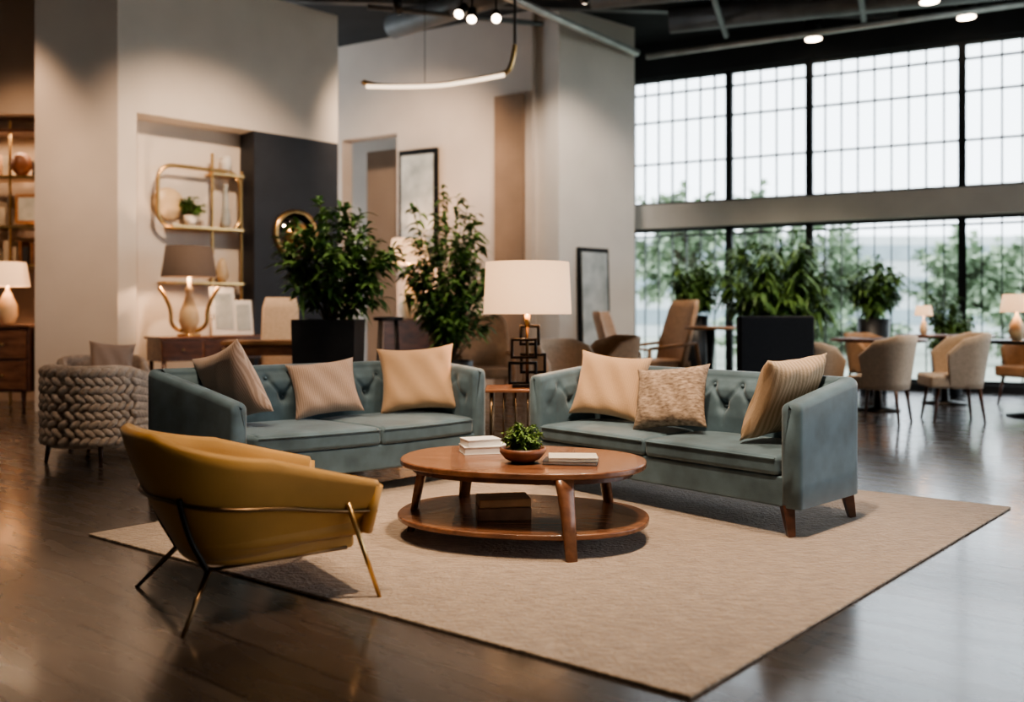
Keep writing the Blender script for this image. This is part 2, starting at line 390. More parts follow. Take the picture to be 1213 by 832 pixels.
def spot_head(x, y, z, tgt, e=0, col=(1, .74, .5), size=60, blend=.8):
    g = group('track_spotlight', (x, y, z))
    d = (Vector(tgt) - Vector((x, y, z))).normalized()
    rod('stem', (0, 0, .25), (0, 0, 0), .012, .012, M['blackm'], g)
    rod('head', -d * .1, d * .1, .055, .065, M['blackm'], g, seg=20)
    rod('lens', d * .1, d * .108, .055, .055, M['glow'], g, seg=20)
    if e:
        li = bpy.data.lights.new('lamp', 'SPOT'); li.energy = e; li.color = col; li.spot_size = math.radians(size); li.spot_blend = blend
        li.shadow_soft_size = .16
        o = bpy.data.objects.new('spot_light', li); C.objects.link(o); o.parent = g
        o.location = d * .16; o.rotation_euler = d.to_track_quat('-Z', 'Y').to_euler()
box('lighting_track', (-1.1, 11.0, 5.3), (3.6, .05, .05), M['blackm'], rz=.15)
for (x, y, t) in [(-.62, 10.95, (-2, 8, 2.0)), (-.5, 11.1, (-.6, 8, 1)), (-.2, 11.15, (0, 7, 2.0))]:
    spot_head(x, y, 5.03, t)
g = group('linear_pendant_light', (0, 0, 0))
pts = [(-2.05, 12.2, 4.48), (-2.0, 12.2, 4.42), (-1.2, 12.2, 4.40), (-.5, 12.2, 4.5), (-.1, 12.2, 4.58), (.0, 12.2, 4.68), (.04, 12.2, 4.98)]
tube('brass_tube', pts, .035, M['brass'], g)
tube('light_strip', [(p[0], p[1] - .03, p[2] - .02) for p in pts[1:5]], .028, M['glows'], g)
rod('cable', (-1.2, 12.2, 4.42), (-1.2, 12.2, 6.4), .004, .004, M['blackm'], g)
rod('drop', (.04, 12.2, 4.95), (.04, 12.2, 6.4), .02, .02, M['blackm'], g)

# ------------------------------------------------------------------ rug
prism('area_rug', [(-2.46, 5.15), (.60, 2.97), (3.30, 5.86), (.24, 8.04)], 0.0, .014, M['rug'], bevel=.005)

# ------------------------------------------------------------------ sofas
def sofa(name, A, B, Cc, D, hA, hB, hD, bulge, seatz):
    A, B, Cc, D = [Vector((*p, 0)) for p in (A, B, Cc, D)]
    o0 = (A + B + Cc + D) / 4
    g = group(name, (o0.x, o0.y, .014))
    A, B, Cc, D = A - o0, B - o0, Cc - o0, D - o0
    rr = .14
    def corner(P, Q, R):
        a = Q + (P - Q).normalized() * rr; c = Q + (R - Q).normalized() * rr
        return [a * (1 - t) ** 2 + Q * 2 * t * (1 - t) + c * t * t for t in [i / 8 for i in range(9)]]
    raw = [A] + corner(A, B, Cc) + corner(B, Cc, D) + [D]
    pts = [raw[0]]
    for i in range(1, len(raw)):
        L = (raw[i] - raw[i - 1]).length; n = max(1, int(L / .01))
        for k in range(1, n + 1): pts.append(raw[i - 1].lerp(raw[i], k / n))
    S = [0]
    for i in range(1, len(pts)): S.append(S[-1] + (pts[i] - pts[i - 1]).length)
    sB = (A - B).length - rr * .3; sC = S[-1] - (Cc - D).length + rr * .3; T = S[-1]
    zb = .165; th = .13; rc = .045
    nb = max(4, round((sC - sB) / .23)); step = (sC - sB) / nb
    def hh(s):
        if s < sB: t = s / sB; return hA + (hB - hA) * t ** .9
        if s > sC: t = (T - s) / (T - sC); return hD + (hB - hD) * t ** .9
        return hB
    rings = []
    rows = (.095, .235)
    for i, p in enumerate(pts):
        a = pts[max(0, i - 5)]; b = pts[min(len(pts) - 1, i + 5)]
        d = (b - a).normalized(); n = Vector((d.y, -d.x, 0))
        tip = min(S[i], T - S[i]); ins = 0
        if tip < .03: ins = .03 - math.sqrt(max(0, .03 ** 2 - (.03 - tip) ** 2))
        h = hh(S[i]) - ins; ring = []
        for k in range(5): ring.append(p + n * ins + Vector((0, 0, zb + (h - rc - zb) * k / 4)))
        for k in range(1, 7):
            an = pi / 2 * k / 6; ring.append(p + n * (ins + rc - rc * math.cos(an)) + Vector((0, 0, h - rc + rc * math.sin(an))))
        for k in range(0, 7):
            an = pi / 2 * k / 6; ring.append(p + n * (th - ins - rc + rc * math.sin(an)) + Vector((0, 0, h - rc + rc * math.cos(an))))
        nz = 34
        back = min(1, max(0, (S[i] - sB) / .06)) * min(1, max(0, (sC - S[i]) / .06))
        arm = min(1, max(0, (tip - .04) / .1))
        for k in range(1, nz + 1):
            z = (h - rc) + (.35 - (h - rc)) * k / nz
            dz = h - z
            pf = 0.0
            for ri, rw in enumerate(rows):
                ph = (S[i] - sB) / step - (.5 if ri == 0 else 0.0)
                ds = (ph - round(ph)) * step; dzz = dz - rw
                pf += math.exp(-(ds * ds + dzz * dzz) / (.034 ** 2)) * 1.0
            u = (S[i] - sB) / step - .5; v = (dz - rows[0]) / (rows[1] - rows[0]) * .5
            if 0 <= v <= .5:
                dc = min(abs((u - v) - round(u - v)), abs((u + v) - round(u + v))) * step
                pf += .35 * math.exp(-(dc / .018) ** 2)
            elif v > .5:
                dc = abs((u - .5) - round(u - .5)) * step; pf += .35 * math.exp(-(dc / .018) ** 2) * max(0, 1 - (v - .5) * 2)
            else:
                dc = abs(u - round(u)) * step; pf += .35 * math.exp(-(dc / .02) ** 2) * min(1, max(0, dz / .1))
            edge = min(1, k / 5)
            full = back * 1.0 + (1 - back) * .6 * arm
            off = (.05 * (1 - min(1, pf)) * edge) * full - ins
            off += .045 * back * min(1, dz / .3)
            ring.append(p + n * (th + off) + Vector((0, 0, z)))
        ring.append(p + n * (th - ins) + Vector((0, 0, zb)))
        rings.append(ring)
    loft('frame', rings, M['velvet'], g)
    BV = []; BF = []
    for ri, rw in enumerate(rows):
        for q in range(nb + 1):
            s = sB + (q + (.5 if ri == 0 else 0)) * step
            if s < sB + .08 or s > sC - .08: continue
            i = min(range(len(S)), key=lambda j: abs(S[j] - s))
            d = (pts[min(len(pts) - 1, i + 5)] - pts[i - 5]).normalized(); n = Vector((d.y, -d.x, 0))
            cpt = pts[i] + n * (th + .005 + .045 * min(1, rw / .3)) + Vector((0, 0, hh(s) - rw)); b0_ = len(BV)
            for a_ in range(4):
                for b_ in range(10):
                    e = a_ / 3 * pi / 2; t = 2 * pi * b_ / 10
                    BV.append(cpt + n * .009 * math.cos(e) + (d * math.cos(t) + Vector((0, 0, 1)) * math.sin(t)) * .013 * max(.05, math.sin(e)))
            for a_ in range(3):
                for b_ in range(10): BF.append((b0_ + a_ * 10 + b_, b0_ + a_ * 10 + (b_ + 1) % 10, b0_ + (a_ + 1) * 10 + (b_ + 1) % 10, b0_ + (a_ + 1) * 10 + b_))
    mesh('buttons', BV, BF, M['velvet'], g, smooth=True)
    nB = (Cc - B).normalized()
    f0 = A + nB * th; f1 = D - nB * th * 1.0
    b0 = B + nB * th; b1 = Cc - nB * th
    def plan(u, v, inset=0.0):
        ff = f0.lerp(f1, u); bb = b0.lerp(b1, u)
        out = (ff - bb).normalized() * (bulge * math.sin(pi * min(1, max(0, u))) ** .7 - inset if bulge else -inset)
        ff = ff + out
        return ff.lerp(bb, v)
    def slab(nm, u0, u1, v0, v1, z0, z1, crown, bev, inset=0, nu=28, nv=14):
        V = []; F = []
        for k, z in enumerate((z0, z1)):
            for i in range(nu + 1):
                for j in range(nv + 1):
                    uu = i / nu; vv = j / nv
                    p = plan(u0 + (u1 - u0) * uu, v0 + (v1 - v0) * vv, inset)
                    c = crown * ((1 - (2 * uu - 1) ** 4) * (1 - (2 * vv - 1) ** 4)) if k else 0
                    V.append((p.x, p.y, z + c))
        n1 = (nu + 1) * (nv + 1); ix = lambda i, j, k: k * n1 + i * (nv + 1) + j
        for i in range(nu):
            for j in range(nv):
                F.append((ix(i, j, 0), ix(i, j + 1, 0), ix(i + 1, j + 1, 0), ix(i + 1, j, 0)))
                F.append((ix(i, j, 1), ix(i + 1, j, 1), ix(i + 1, j + 1, 1), ix(i, j + 1, 1)))
        for i in range(nu):
            for j in (0, nv): F.append((ix(i, j, 0), ix(i + 1, j, 0), ix(i + 1, j, 1), ix(i, j, 1)))
        for j in range(nv):
            for i in (0, nu): F.append((ix(i, j, 0), ix(i, j + 1, 0), ix(i, j + 1, 1), ix(i, j, 1)))
        mesh(nm, V, F, M['velvet'], g, bevel=bev, seg=4, angle=50)
    slab('base', -.02, 1.02, 0, .95, zb, .34, 0, .012, inset=.006)
    slab('seat_cushion_1', .003, .499, .0, .86, .342, seatz - .02, .022, .03, inset=-.012)
    slab('seat_cushion_2', .501, .997, .0, .86, .342, seatz - .02, .022, .03, inset=-.012)
    for u, pts2 in (('1', [plan(t, 0, -.016) for t in [i / 24 * .48 + .012 for i in range(25)]]), ('2', [plan(t, 0, -.016) for t in [i / 24 * .48 + .508 for i in range(25)]])):
        tube('cushion_piping_' + u, [(q.x, q.y, seatz - .036) for q in pts2], .006, M['velvet'], g, smoothpath=False)
    cen = (A + B + Cc + D) / 4
    for i, P in enumerate((A, B, Cc, D)):
        q = P + (cen - P).normalized() * .11; e = P + (cen - P).normalized() * .075
        rod('leg_%d' % i, (q.x, q.y, .175), (e.x, e.y, 0), .034, .02, M['walnutd'], g, square=True)
    return g
sofa('tufted_sofa', (-1.81, 5.75), (-2.62, 6.25), (-.72, 7.67), (-.20, 7.0), .68, .885, .84, .10, .485)
sofa('tufted_sofa', (.12, 6.65), (.695, 7.18), (2.20, 5.53), (1.626, 5.0), .81, .88, .76, .0, .475)

# ------------------------------------------------------------------ pillows
def pillow(name, loc, face, size, tilt, roll, m, thick=.17, hs=1.0):
    n = 26; V = []; F = []
    for s in (1, -1):
        for i in range(n + 1):
            for j in range(n + 1):
                u = 2 * i / n - 1; v = 2 * j / n - 1
                e = max(0.0, (1 - u ** 4) * (1 - v ** 4)) ** .55
                k = 1 - .12 * (1 - v * v) * abs(u) ** 3
                k2 = 1 - .12 * (1 - u * u) * abs(v) ** 3
                wr = .006 * math.sin(9 * u + 5 * v) * e
                V.append((u * size / 2 * k, s * (thick / 2 * e + .004) + wr, v * size / 2 * k2 * hs))
    n1 = (n + 1) ** 2; ix = lambda i, j, k: k * n1 + i * (n + 1) + j
    for i in range(n):
        for j in range(n):
            F.append((ix(i, j, 0), ix(i + 1, j, 0), ix(i + 1, j + 1, 0), ix(i, j + 1, 0)))
            F.append((ix(i, j, 1), ix(i, j + 1, 1), ix(i + 1, j + 1, 1), ix(i + 1, j, 1)))
    for i in range(n):
        for j in (0, n):
            F.append((ix(i, j, 0), ix(i + 1, j, 0), ix(i + 1, j, 1), ix(i, j, 1))); F.append((ix(j, i, 0), ix(j, i + 1, 0), ix(j, i + 1, 1), ix(j, i, 1)))
    o = mesh(name, V, F, m, None, smooth=True)
    yaw = math.atan2(face[1], face[0]) + pi / 2
    o.matrix_world = Matrix.Translation(loc) @ Matrix.Rotation(yaw, 4, 'Z') @ Matrix.Rotation(-tilt, 4, 'X') @ Matrix.Rotation(roll, 4, 'Y')
    return o
pillow('throw_pillow', (-1.99, 6.30, .785), (.53, .85), .56, .34, .30, M['blush'])
pillow('throw_pillow', (-1.43, 6.78, .72), (.40, -.91), .53, .42, -.10, M['blush'], hs=.84)
pillow('throw_pillow', (-.76, 7.12, .765), (.1, -.99), .62, .32, -.07, M['tan'], hs=.88)
pillow('throw_pillow', (.735, 6.62, .75), (-.45, -.88), .57, .33, .09, M['tan'], hs=.88)
pillow('throw_pillow', (1.09, 6.08, .715), (-.58, -.81), .54, .42, -.12, M['pattern'], hs=.84)
pillow('throw_pillow', (1.70, 5.54, .775), (-.62, .78), .60, .42, .05, M['stripe'], hs=.92)

# ------------------------------------------------------------------ coffee table
def coffee_table():
    g = group('coffee_table', (.06, 5.12, .014))
    th0 = math.radians(-12)
    def ell(a, b, n=80, p=2.3):
        out = []
        for i in range(n):
            t = 2 * pi * i / n; c, s = math.cos(t), math.sin(t)
            x = a * abs(c) ** (2 / p) * (1 if c >= 0 else -1); y = b * abs(s) ** (2 / p) * (1 if s >= 0 else -1)
            out.append((x * math.cos(th0) - y * math.sin(th0), x * math.sin(th0) + y * math.cos(th0)))
        return out
    prism('top', ell(.71, .49), .41, .445, M['walnut'], g, bevel=.01)
    prism('apron', ell(.64, .43), .375, .412, M['walnutd'], g)
    prism('lower_shelf', ell(.725, .51), .10, .13, M['walnut'], g, bevel=.009)
    for i, (x, y) in enumerate([(.225, -.50), (-.60, .09), (.50, .28), (-.34, .43)]):
        L = []
        d = Vector((x, y, 0)).normalized(); q = Vector((-d.y, d.x, 0))
        for z, wd, dp, o in ((.412, .055, .030, -.03), (.34, .046, .027, -.01), (.2, .038, .023, .02), (0, .032, .02, .055)):
            ring = []
            for k in range(16):
                t = 2 * pi * k / 16; c, s = math.cos(t), math.sin(t)
                ring.append(Vector((x, y, z)) + d * o + q * wd * abs(c) ** .6 * (1 if c > 0 else -1) + d * dp * abs(s) ** .6 * (1 if s > 0 else -1))
            L.append(ring)
        loft('leg_%d' % (i + 1), L, M['walnut'], g)
coffee_table()
TZ = .46
g = group('potted_succulent', (.06, 4.98, TZ))
lathe('bowl', [(.001, 0), (.06, 0), (.10, .02), (.13, .055), (.128, .08), (.115, .08), (.105, .058), (.001, .05)], M['clay'], g)
lathe('soil', [(.001, .066), (.112, .066), (.108, .055)], M['soil'], g)
foliage('succ', g, M['leafb'], (0, 0, .06), (0, 0, .135), (.115, .115, .09), 120, 16, .034, .018, .3, 3, .002)
def books(name, loc, rz, items):
    g = group(name, loc, rz); z = 0
    for i, (w_, d_, h_, m, dx, r) in enumerate(items):
        box('cover_bottom_%d' % i, (dx, 0, z + .002), (w_, d_, .004), m, g, rz=r)
        box('pages_%d' % i, (dx, 0, z + h_ / 2), (w_ * .97, d_ * .96, h_ - .008), M['white'], g, rz=r)
        box('cover_top_%d' % i, (dx, 0, z + h_ - .002), (w_, d_, .004), m, g, rz=r)
        z += h_
books('stack_of_books', (.33, 4.95, TZ), -.15, [(.30, .20, .02, M['navy'], 0, 0), (.27, .18, .02, M['page'], .01, .12)])
books('stack_of_books', (-.17, 5.32, TZ), .25, [(.27, .18, .045, M['white'], 0, 0), (.21, .15, .04, M['white'], -.02, .15)])
g = group('wooden_box', (-.05, 5.0, .145), .1)
box('body', (0, 0, .035), (.30, .20, .07), M['brown'], g, bevel=.006)
box('lid', (0, 0, .095), (.29, .19, .046), M['oak'], g, bevel=.006, rz=.06)

# ------------------------------------------------------------------ side table + lamp
g = group('side_table', (.03, 7.5, 0))
prism('top', [(-.25, -.25), (.25, -.25), (.25, .25), (-.25, .25)], .64, .665, M['walnut'], g, bevel=.006)
prism('lower_tier', [(-.22, -.22), (.22, -.22), (.22, .22), (-.22, .22)], .12, .14, M['walnut'], g, bevel=.004)
for i, (x, y) in enumerate([(-.2, -.2), (.2, -.2), (.2, .2), (-.2, .2)]):
    rod('leg_%d' % i, (x, y, 0), (x, y, .64), .014, .014, M['bronze'], g)
for i, x in enumerate((-.1, 0, .1)):
    rod('slat_%d' % i, (x, -.2, .14), (x, -.2, .64), .008, .008, M['bronze'], g)

g = group('table_lamp', (.13, 7.5, .665))
box('foot', (0, 0, .015), (.26, .16, .03), M['blackm'], g, bevel=.004)
def sq(nm, cx, cz, w_, h_, y=0):
    tube(nm, [(cx - w_ / 2, y, cz - h_ / 2), (cx + w_ / 2, y, cz - h_ / 2), (cx + w_ / 2, y, cz + h_ / 2), (cx - w_ / 2, y, cz + h_ / 2)], .018, M['blackm'], g, cyc=True, smoothpath=False)
sq('loop_1', -.04, .12, .22, .17); sq('loop_2', .05, .2, .2, .15, .04); sq('loop_3', -.03, .33, .2, .15, -.03); sq('loop_4', .02, .44, .15, .15, .02)
rod('stem', (0, 0, .03), (0, 0, .66), .014, .014, M['bronze'], g)
rod('socket', (0, 0, .52), (0, 0, .62), .025, .025, M['brass'], g)
lathe('shade', [(.372, .62), (.352, 1.055), (.347, 1.055), (.367, .62), (.372, .62)], M['shade'], g, seg=64, cap=False)
for i in range(3):
    an = i * 2 * pi / 3; rod('spider_%d' % i, (0, 0, 1.0), (.352 * math.cos(an), .352 * math.sin(an), 1.0), .004, .004, M['brass'], g)
rod('harp', (0, 0, .6), (0, 0, 1.02), .005, .005, M['brass'], g)
def bulb(par, loc, e, col=(1, .62, .36), r=.05):
    li = bpy.data.lights.new('bulb', 'POINT'); li.energy = e; li.color = col; li.shadow_soft_size = r
    o = bpy.data.objects.new('bulb', li); C.objects.link(o); o.parent = par; o.location = loc
bulb(g, (0, 0, .85), 28)

# ------------------------------------------------------------------ U-shaped shells
def ushape(tau, xf, xm, xb, w, n):
    at = abs(tau); sg = 1 if tau >= 0 else -1
    if at > .5:
        t = (at - .5) / .5; return (xm + (xf - xm) * t, sg * w)
    a = at / .5 * pi / 2
    return (xm - (xm - xb) * max(0, math.cos(a)) ** (2 / n), sg * w * max(0, math.sin(a)) ** (2 / n))
def ushell(name, top, bot, zt, zbf, th, m, par, n=2.6, N=64, K=8, belly=.0):
    rings = []
    for i in range(N + 1):
        tau = -1 + 2 * i / N
        T = ushape(tau, *top, n); Bq = ushape(tau, *bot, n)
        def inn(P, t=th):
            c = Vector((max(P[0], 0) if abs(tau) > .5 else 0.02, 0)); v = Vector(P) - c
            if abs(tau) > .5: return (P[0], P[1] - math.copysign(t, P[1]))
            L = v.length; q = c + v * ((L - t) / L); return (q.x, q.y)
        Ti, Bi = inn(T), inn(Bq)
        za, zb_ = zt(tau), zbf(tau); ring = []
        for k in range(K + 1):
            t = k / K; e = math.sin(pi * t) * belly
            sx = Bq[0] + (T[0] - Bq[0]) * t; sy = Bq[1] + (T[1] - Bq[1]) * t
            ring.append((sx * (1 + e), sy * (1 + e), zb_ + (za - zb_) * t))
        for fr in (.2, .5, .8):
            ring.append((T[0] + (Ti[0] - T[0]) * fr, T[1] + (Ti[1] - T[1]) * fr, za + th * .4 * math.sin(pi * fr)))
        for k in range(K + 1):
            t = 1 - k / K; e = math.sin(pi * t) * belly
            ring.append(((Bi[0] + (Ti[0] - Bi[0]) * t) * (1 + e), (Bi[1] + (Ti[1] - Bi[1]) * t) * (1 + e), zb_ + (za - zb_) * t))
        rings.append(ring)
    return loft(name, rings, m, par)

# ochre lounge chair
g = group('lounge_chair', (-1.25, 4.07, 0), math.radians(35))
zt = lambda t: .785 - .265 * max(0, (abs(t) - .16) / .84) ** .85
zb2 = lambda t: .235 + .075 * (abs(t)) ** 2
top = (.50, .0, -.50, .42); bot = (.44, .02, -.26, .30)
ushell('shell', top, bot, zt, zb2, .045, M['leather'], g, n=2.5, N=80, K=10, belly=.06)
pp = [ushape(-1 + 2 * i / 40, .44, .02, -.26, .29, 2.5) for i in range(41)]
prism('seat_pan', pp, .215, .28, M['leather'], g, bevel=.02)
pp = [ushape(-1 + 2 * i / 40, .50, .05, -.30, .335, 2.6) for i in range(41)]
prism('seat_cushion', pp, .275, .43, M['leather'], g, bevel=.045, seg=5)
for sgn in (1, -1):
    rod('arm_end_%s' % ('l' if sgn > 0 else 'r'), (.47, sgn * .34, .30), (.50, sgn * .398, .515), .032, .026, M['leather'], g)
box('back_cushion', (-.28, 0, .56), (.12, .5, .30), M['leather'], g, bevel=.05, ry=-.4, seg=5)
band = []
for i in range(41):
    tau = -1 + 2 * i / 40
    T = ushape(tau, *top, 2.5); Bq = ushape(tau, *bot, 2.5); t = .52 if abs(tau) < .6 else .52 - (abs(tau) - .6) * .3
    e = 1 + math.sin(pi * t) * .06
    band.append((((Bq[0] + (T[0] - Bq[0]) * t) * e) * 1.03, ((Bq[1] + (T[1] - Bq[1]) * t) * e) * 1.03, zb2(tau) + (zt(tau) - zb2(tau)) * t))
tube('frame_band', band, .009, M['bronze'], g)
for sgn in (1, -1):
    nm = 'l' if sgn > 0 else 'r'
    tube('rear_leg_' + nm, [(-.345, sgn * .29, .53), (-.31, sgn * .265, .38), (-.22, sgn * .245, .215), (-.215, sgn * .24, .20)], .012, M['blackm'], g)
    rod('rear_foot_' + nm, (-.21, sgn * .24, .21), (-.36, sgn * .40, 0), .013, .009, M['bronze'], g)
    rod('front_leg_' + nm, (.36, sgn * .385, .45), (.50, sgn * .43, 0), .013, .009, M['brass'], g)
    rod('under_rail_' + nm, (-.21, sgn * .24, .208), (.40, sgn * .29, .222), .008, .008, M['bronze'], g)
rod('rear_rail', (-.21, -.24, .208), (-.21, .24, .208), .008, .008, M['bronze'], g)

# woven barrel chairs
def woven(loc, rz, s=1):
    g = group('woven_armchair', loc, rz, s)
    w_, xb, xf = .40, -.40, .32
    ushell('core', (xf, 0, xb, w_), (xf, 0, xb + .05, w_ - .04), lambda t: .82 - .2 * max(0, abs(t) - .4), lambda t: .14, .07, M['woven'], g, N=48)
    V = []; F = []
    rows = 9; cols = 30
    for r in range(rows):
        for c in range(cols):
            tau = -1 + 2 * (c + (.5 if r % 2 else 0)) / cols
            if abs(tau) > 1: continue
            P = ushape(tau, xf, 0, xb, w_, 2.6); zt_ = .82 - .2 * max(0, abs(tau) - .4)
            z = .17 + (zt_ - .17) * (r + .5) / rows
            P2 = ushape(min(1, tau + .02), xf, 0, xb, w_, 2.6); d = Vector((P2[0] - P[0], P2[1] - P[1], 0))
            d = d.normalized() if d.length > 1e-5 else Vector((0, 1, 0))
            sg = 1 if r % 2 else -1
            a = (d * .8 + Vector((0, 0, .6 * sg))).normalized(); nrm = Vector((-d.y, d.x, 0))
            bb = a.cross(nrm); c0 = Vector((P[0] * .98, P[1] * .98, z)); base = len(V)
            for i in range(7):
                ph = pi * i / 6 - pi / 2
                for j in range(8):
                    th = 2 * pi * j / 8
                    V.append(c0 + a * .062 * math.sin(ph) + (nrm * .032 * math.cos(th) + bb * .034 * math.sin(th)) * max(.05, math.cos(ph)))
            for i in range(6):
                for j in range(8): F.append((base + i * 8 + j, base + i * 8 + (j + 1) % 8, base + (i + 1) * 8 + (j + 1) % 8, base + (i + 1) * 8 + j))
    mesh('weave', V, F, M['woven'], g, smooth=True)
    prism('seat', [ushape(-1 + 2 * i / 30, .36, 0, -.32, .32, 2.6) for i in range(31)], .22, .46, M['cream'], g, bevel=.04)
    for i, (x, y) in enumerate([(.26, .3), (.26, -.3), (-.26, .26), (-.26, -.26)]): rod('leg_%d' % i, (x, y, .2), (x * 1.08, y * 1.08, 0), .025, .015, M['walnutd'], g)
woven((-3.68, 7.85, 0), math.radians(75), 1.0)
woven((-4.2, 9.1, 0), math.radians(-60), 1.0)
pillow('throw_pillow', (-4.06, 8.98, .78), (.5, -.85), .44, .25, .1, M['blush'])

def dining(loc, rz, m=None, s=1.0, hi=.92):
    m = m or M['cream']
    g = group('upholstered_dining_chair', loc, rz, s)
    ushell('back_shell', (.16, .0, -.33, .31), (.12, .0, -.25, .26), lambda t: hi - .30 * max(0, abs(t) - .3) ** 1.0, lambda t: .36, .05, m, g, N=48)
    prism('seat', [ushape(-1 + 2 * i / 30, .32, .05, -.24, .265, 3) for i in range(31)], .36, .50, m, g, bevel=.035)
    for i, (x, y) in enumerate([(.22, .2), (.22, -.2), (-.18, .18), (-.18, -.18)]):
        rod('leg_%d' % i, (x, y, .37), (x * 1.25, y * 1.2, 0), .022, .012, M['walnutd'], g)
dining((4.4, 10.5, 0), math.radians(140), s=1.1)
dining((5.3, 10.6, 0), math.radians(170), s=1.13)
dining((3.95, 12.3, 0), math.radians(-20), M['cream'], 1.1)
dining((7.25, 12.4, 0), math.radians(200), M['tanchair'], 1.1)
dining((5.4, 13.4, 0), math.radians(-60), M['tanchair'], 1.05)
dining((7.5, 10.8, 0), math.radians(180), M['cream'], 1.1)
dining((.55, 9.3, 0), math.radians(-60), M['cream'], 1.08)
dining((1.1, 10.2, 0), math.radians(200), M['tanchair'], 1.1)
dining((3.75, 10.9, 0), math.radians(30), M['cream'], 1.0)
def rtable(name, loc, r, h, m, s=1):
    g = group(name, loc)
    lathe('top', [(.001, h - .04), (r - .02, h - .04), (r, h - .025), (r, h), (.001, h)], m, g)
    lathe('pedestal', [(.28 * r / .6, 0), (.28 * r / .6, .02), (.06, .05), (.04, h * .5), (.06, h - .04)], M['blackm'], g)
rtable('round_dining_table', (4.85, 11.75, 0), .6, .95, M['walnutd'])
rtable('round_dining_table', (6.15, 12.6, 0), .65, .98, M['walnutd'])
rtable('round_dining_table', (6.45, 11.0, 0), .6, .95, M['blackm'])
rtable('round_side_table', (2.75, 12.3, 0), .35, 1.1, M['oak'])

g = group('black_settee', (2.82, 9.9, 0), math.radians(8))
box('back', (0, -.28, .78), (.86, .12, .96), M['blackf'], g, bevel=.03)
box('seat', (0, .08, .38), (.86, .7, .18), M['blackf'], g, bevel=.03)
box('rail', (0, .05, .27), (.8, .6, .05), M['walnutd'], g)
for i, (x, y) in enumerate([(-.38, -.28), (.38, -.28), (.38, .35), (-.38, .35)]): rod('leg_%d' % i, (x, y, .33), (x, y, 0), .025, .018, M['walnutd'], g)

def slant(loc, rz, m, s=1):
    g = group('wingback_chair', loc, rz, s)
    rings = []
    for z, x, w_, d_ in ((.36, -.18, .34, .07), (.7, -.26, .36, .06), (1.05, -.36, .33, .05), (1.14, -.385, .27, .04)):
        rings.append([(x + d_ * math.cos(t) - .12 * (math.sin(t) ** 2) * -1, w_ * math.sin(t), z) for t in [2 * pi * i / 24 for i in range(24)]])
    loft('back', rings, m, g)
    box('seat', (.08, 0, .40), (.6, .6, .14), m, g, bevel=.04)
    for sg in (1, -1):
        rod('arm_%d' % (sg > 0), (.3, sg * .34, .60), (-.25, sg * .34, .66), .02, .02, M['oak'], g)
        rod('arm_post_%d' % (sg > 0), (.3, sg * .34, .60), (.34, sg * .34, 0), .022, .015, M['oak'], g)
        rod('rear_leg_%d' % (sg > 0), (-.25, sg * .34, .66), (-.36, sg * .34, 0), .022, .015, M['oak'], g)
        rod('seat_rail_%d' % (sg > 0), (.32, sg * .34, .36), (-.3, sg * .34, .36), .018, .018, M['oak'], g)
slant((2.2, 13.0, 0), math.radians(195), M['tanchair'], 1.3)
slant((1.75, 13.95, 0), math.radians(-20), M['tanchair'], 1.15)
slant((-.4, 12.8, 0), math.radians(-80), M['tanchair'], 1.1)
slant((8.6, 12.6, 0), math.radians(190), M['tanchair'], 1.2)

def potted(name, loc, pot, lv, **k):
    g = group(name, loc)
    h, r0, r1 = pot
    if k.get('square'):
        rings = [[(-r0, -r0, 0), (r0, -r0, 0), (r0, r0, 0), (-r0, r0, 0)], [(-r1, -r1, h), (r1, -r1, h), (r1, r1, h), (-r1, r1, h)],
                 [(-r1 + .03, -r1 + .03, h), (r1 - .03, -r1 + .03, h), (r1 - .03, r1 - .03, h), (-r1 + .03, r1 - .03, h)],
                 [(-r1 + .03, -r1 + .03, h - .05), (r1 - .03, -r1 + .03, h - .05), (r1 - .03, r1 - .03, h - .05), (-r1 + .03, r1 - .03, h - .05)]]
        loft('planter', rings, M['planter'], g, smooth=False)
        box('soil', (0, 0, h - .035), (2 * r1 - .06, 2 * r1 - .06, .03), M['soil'], g)
    else:
        lathe('planter', [(r0, 0), (r1, h), (r1 - .02, h), (r1 - .03, h - .05), (.001, h - .05)], M['planter'], g)
        lathe('soil', [(.001, h - .03), (r1 - .03, h - .03), (r1 - .03, h - .05)], M['soil'], g)
    foliage(name, g, M['leaf'], (0, 0, h - .04), *lv)
potted('potted_ficus', (-2.02, 9.8, 0), (1.22, .31, .34), ((.08, 0, 1.92), (.74, .6, .68), 60, 30, .21, .07, .45, 1, .008), square=True)
potted('potted_ficus', (-.76, 11, 0), (.7, .22, .28), ((0, 0, 1.9), (.72, .55, 1.1), 80, 30, .21, .07, .6, 2, .009))
potted('potted_palm', (4.3, 14.3, 0), (.9, .22, .28), ((0, 0, 1.8), (.95, .7, .85), 70, 34, .34, .08, .8, 4, .01))
potted('potted_fern', (2.95, 14.4, 0), (1.25, .2, .24), ((0, 0, 1.75), (.44, .42, .42), 50, 30, .2, .07, .6, 5, .007))
potted('potted_fern', (5.75, 14.1, 0), (1.2, .2, .25), ((0, 0, 1.75), (.46, .42, .48), 50, 30, .2, .07, .6, 6, .007))
potted('potted_fern', (6.75, 13.75, 0), (.7, .2, .24), ((0, 0, 1.2), (.4, .4, .45), 40, 26, .18, .06, .6, 9, .007))

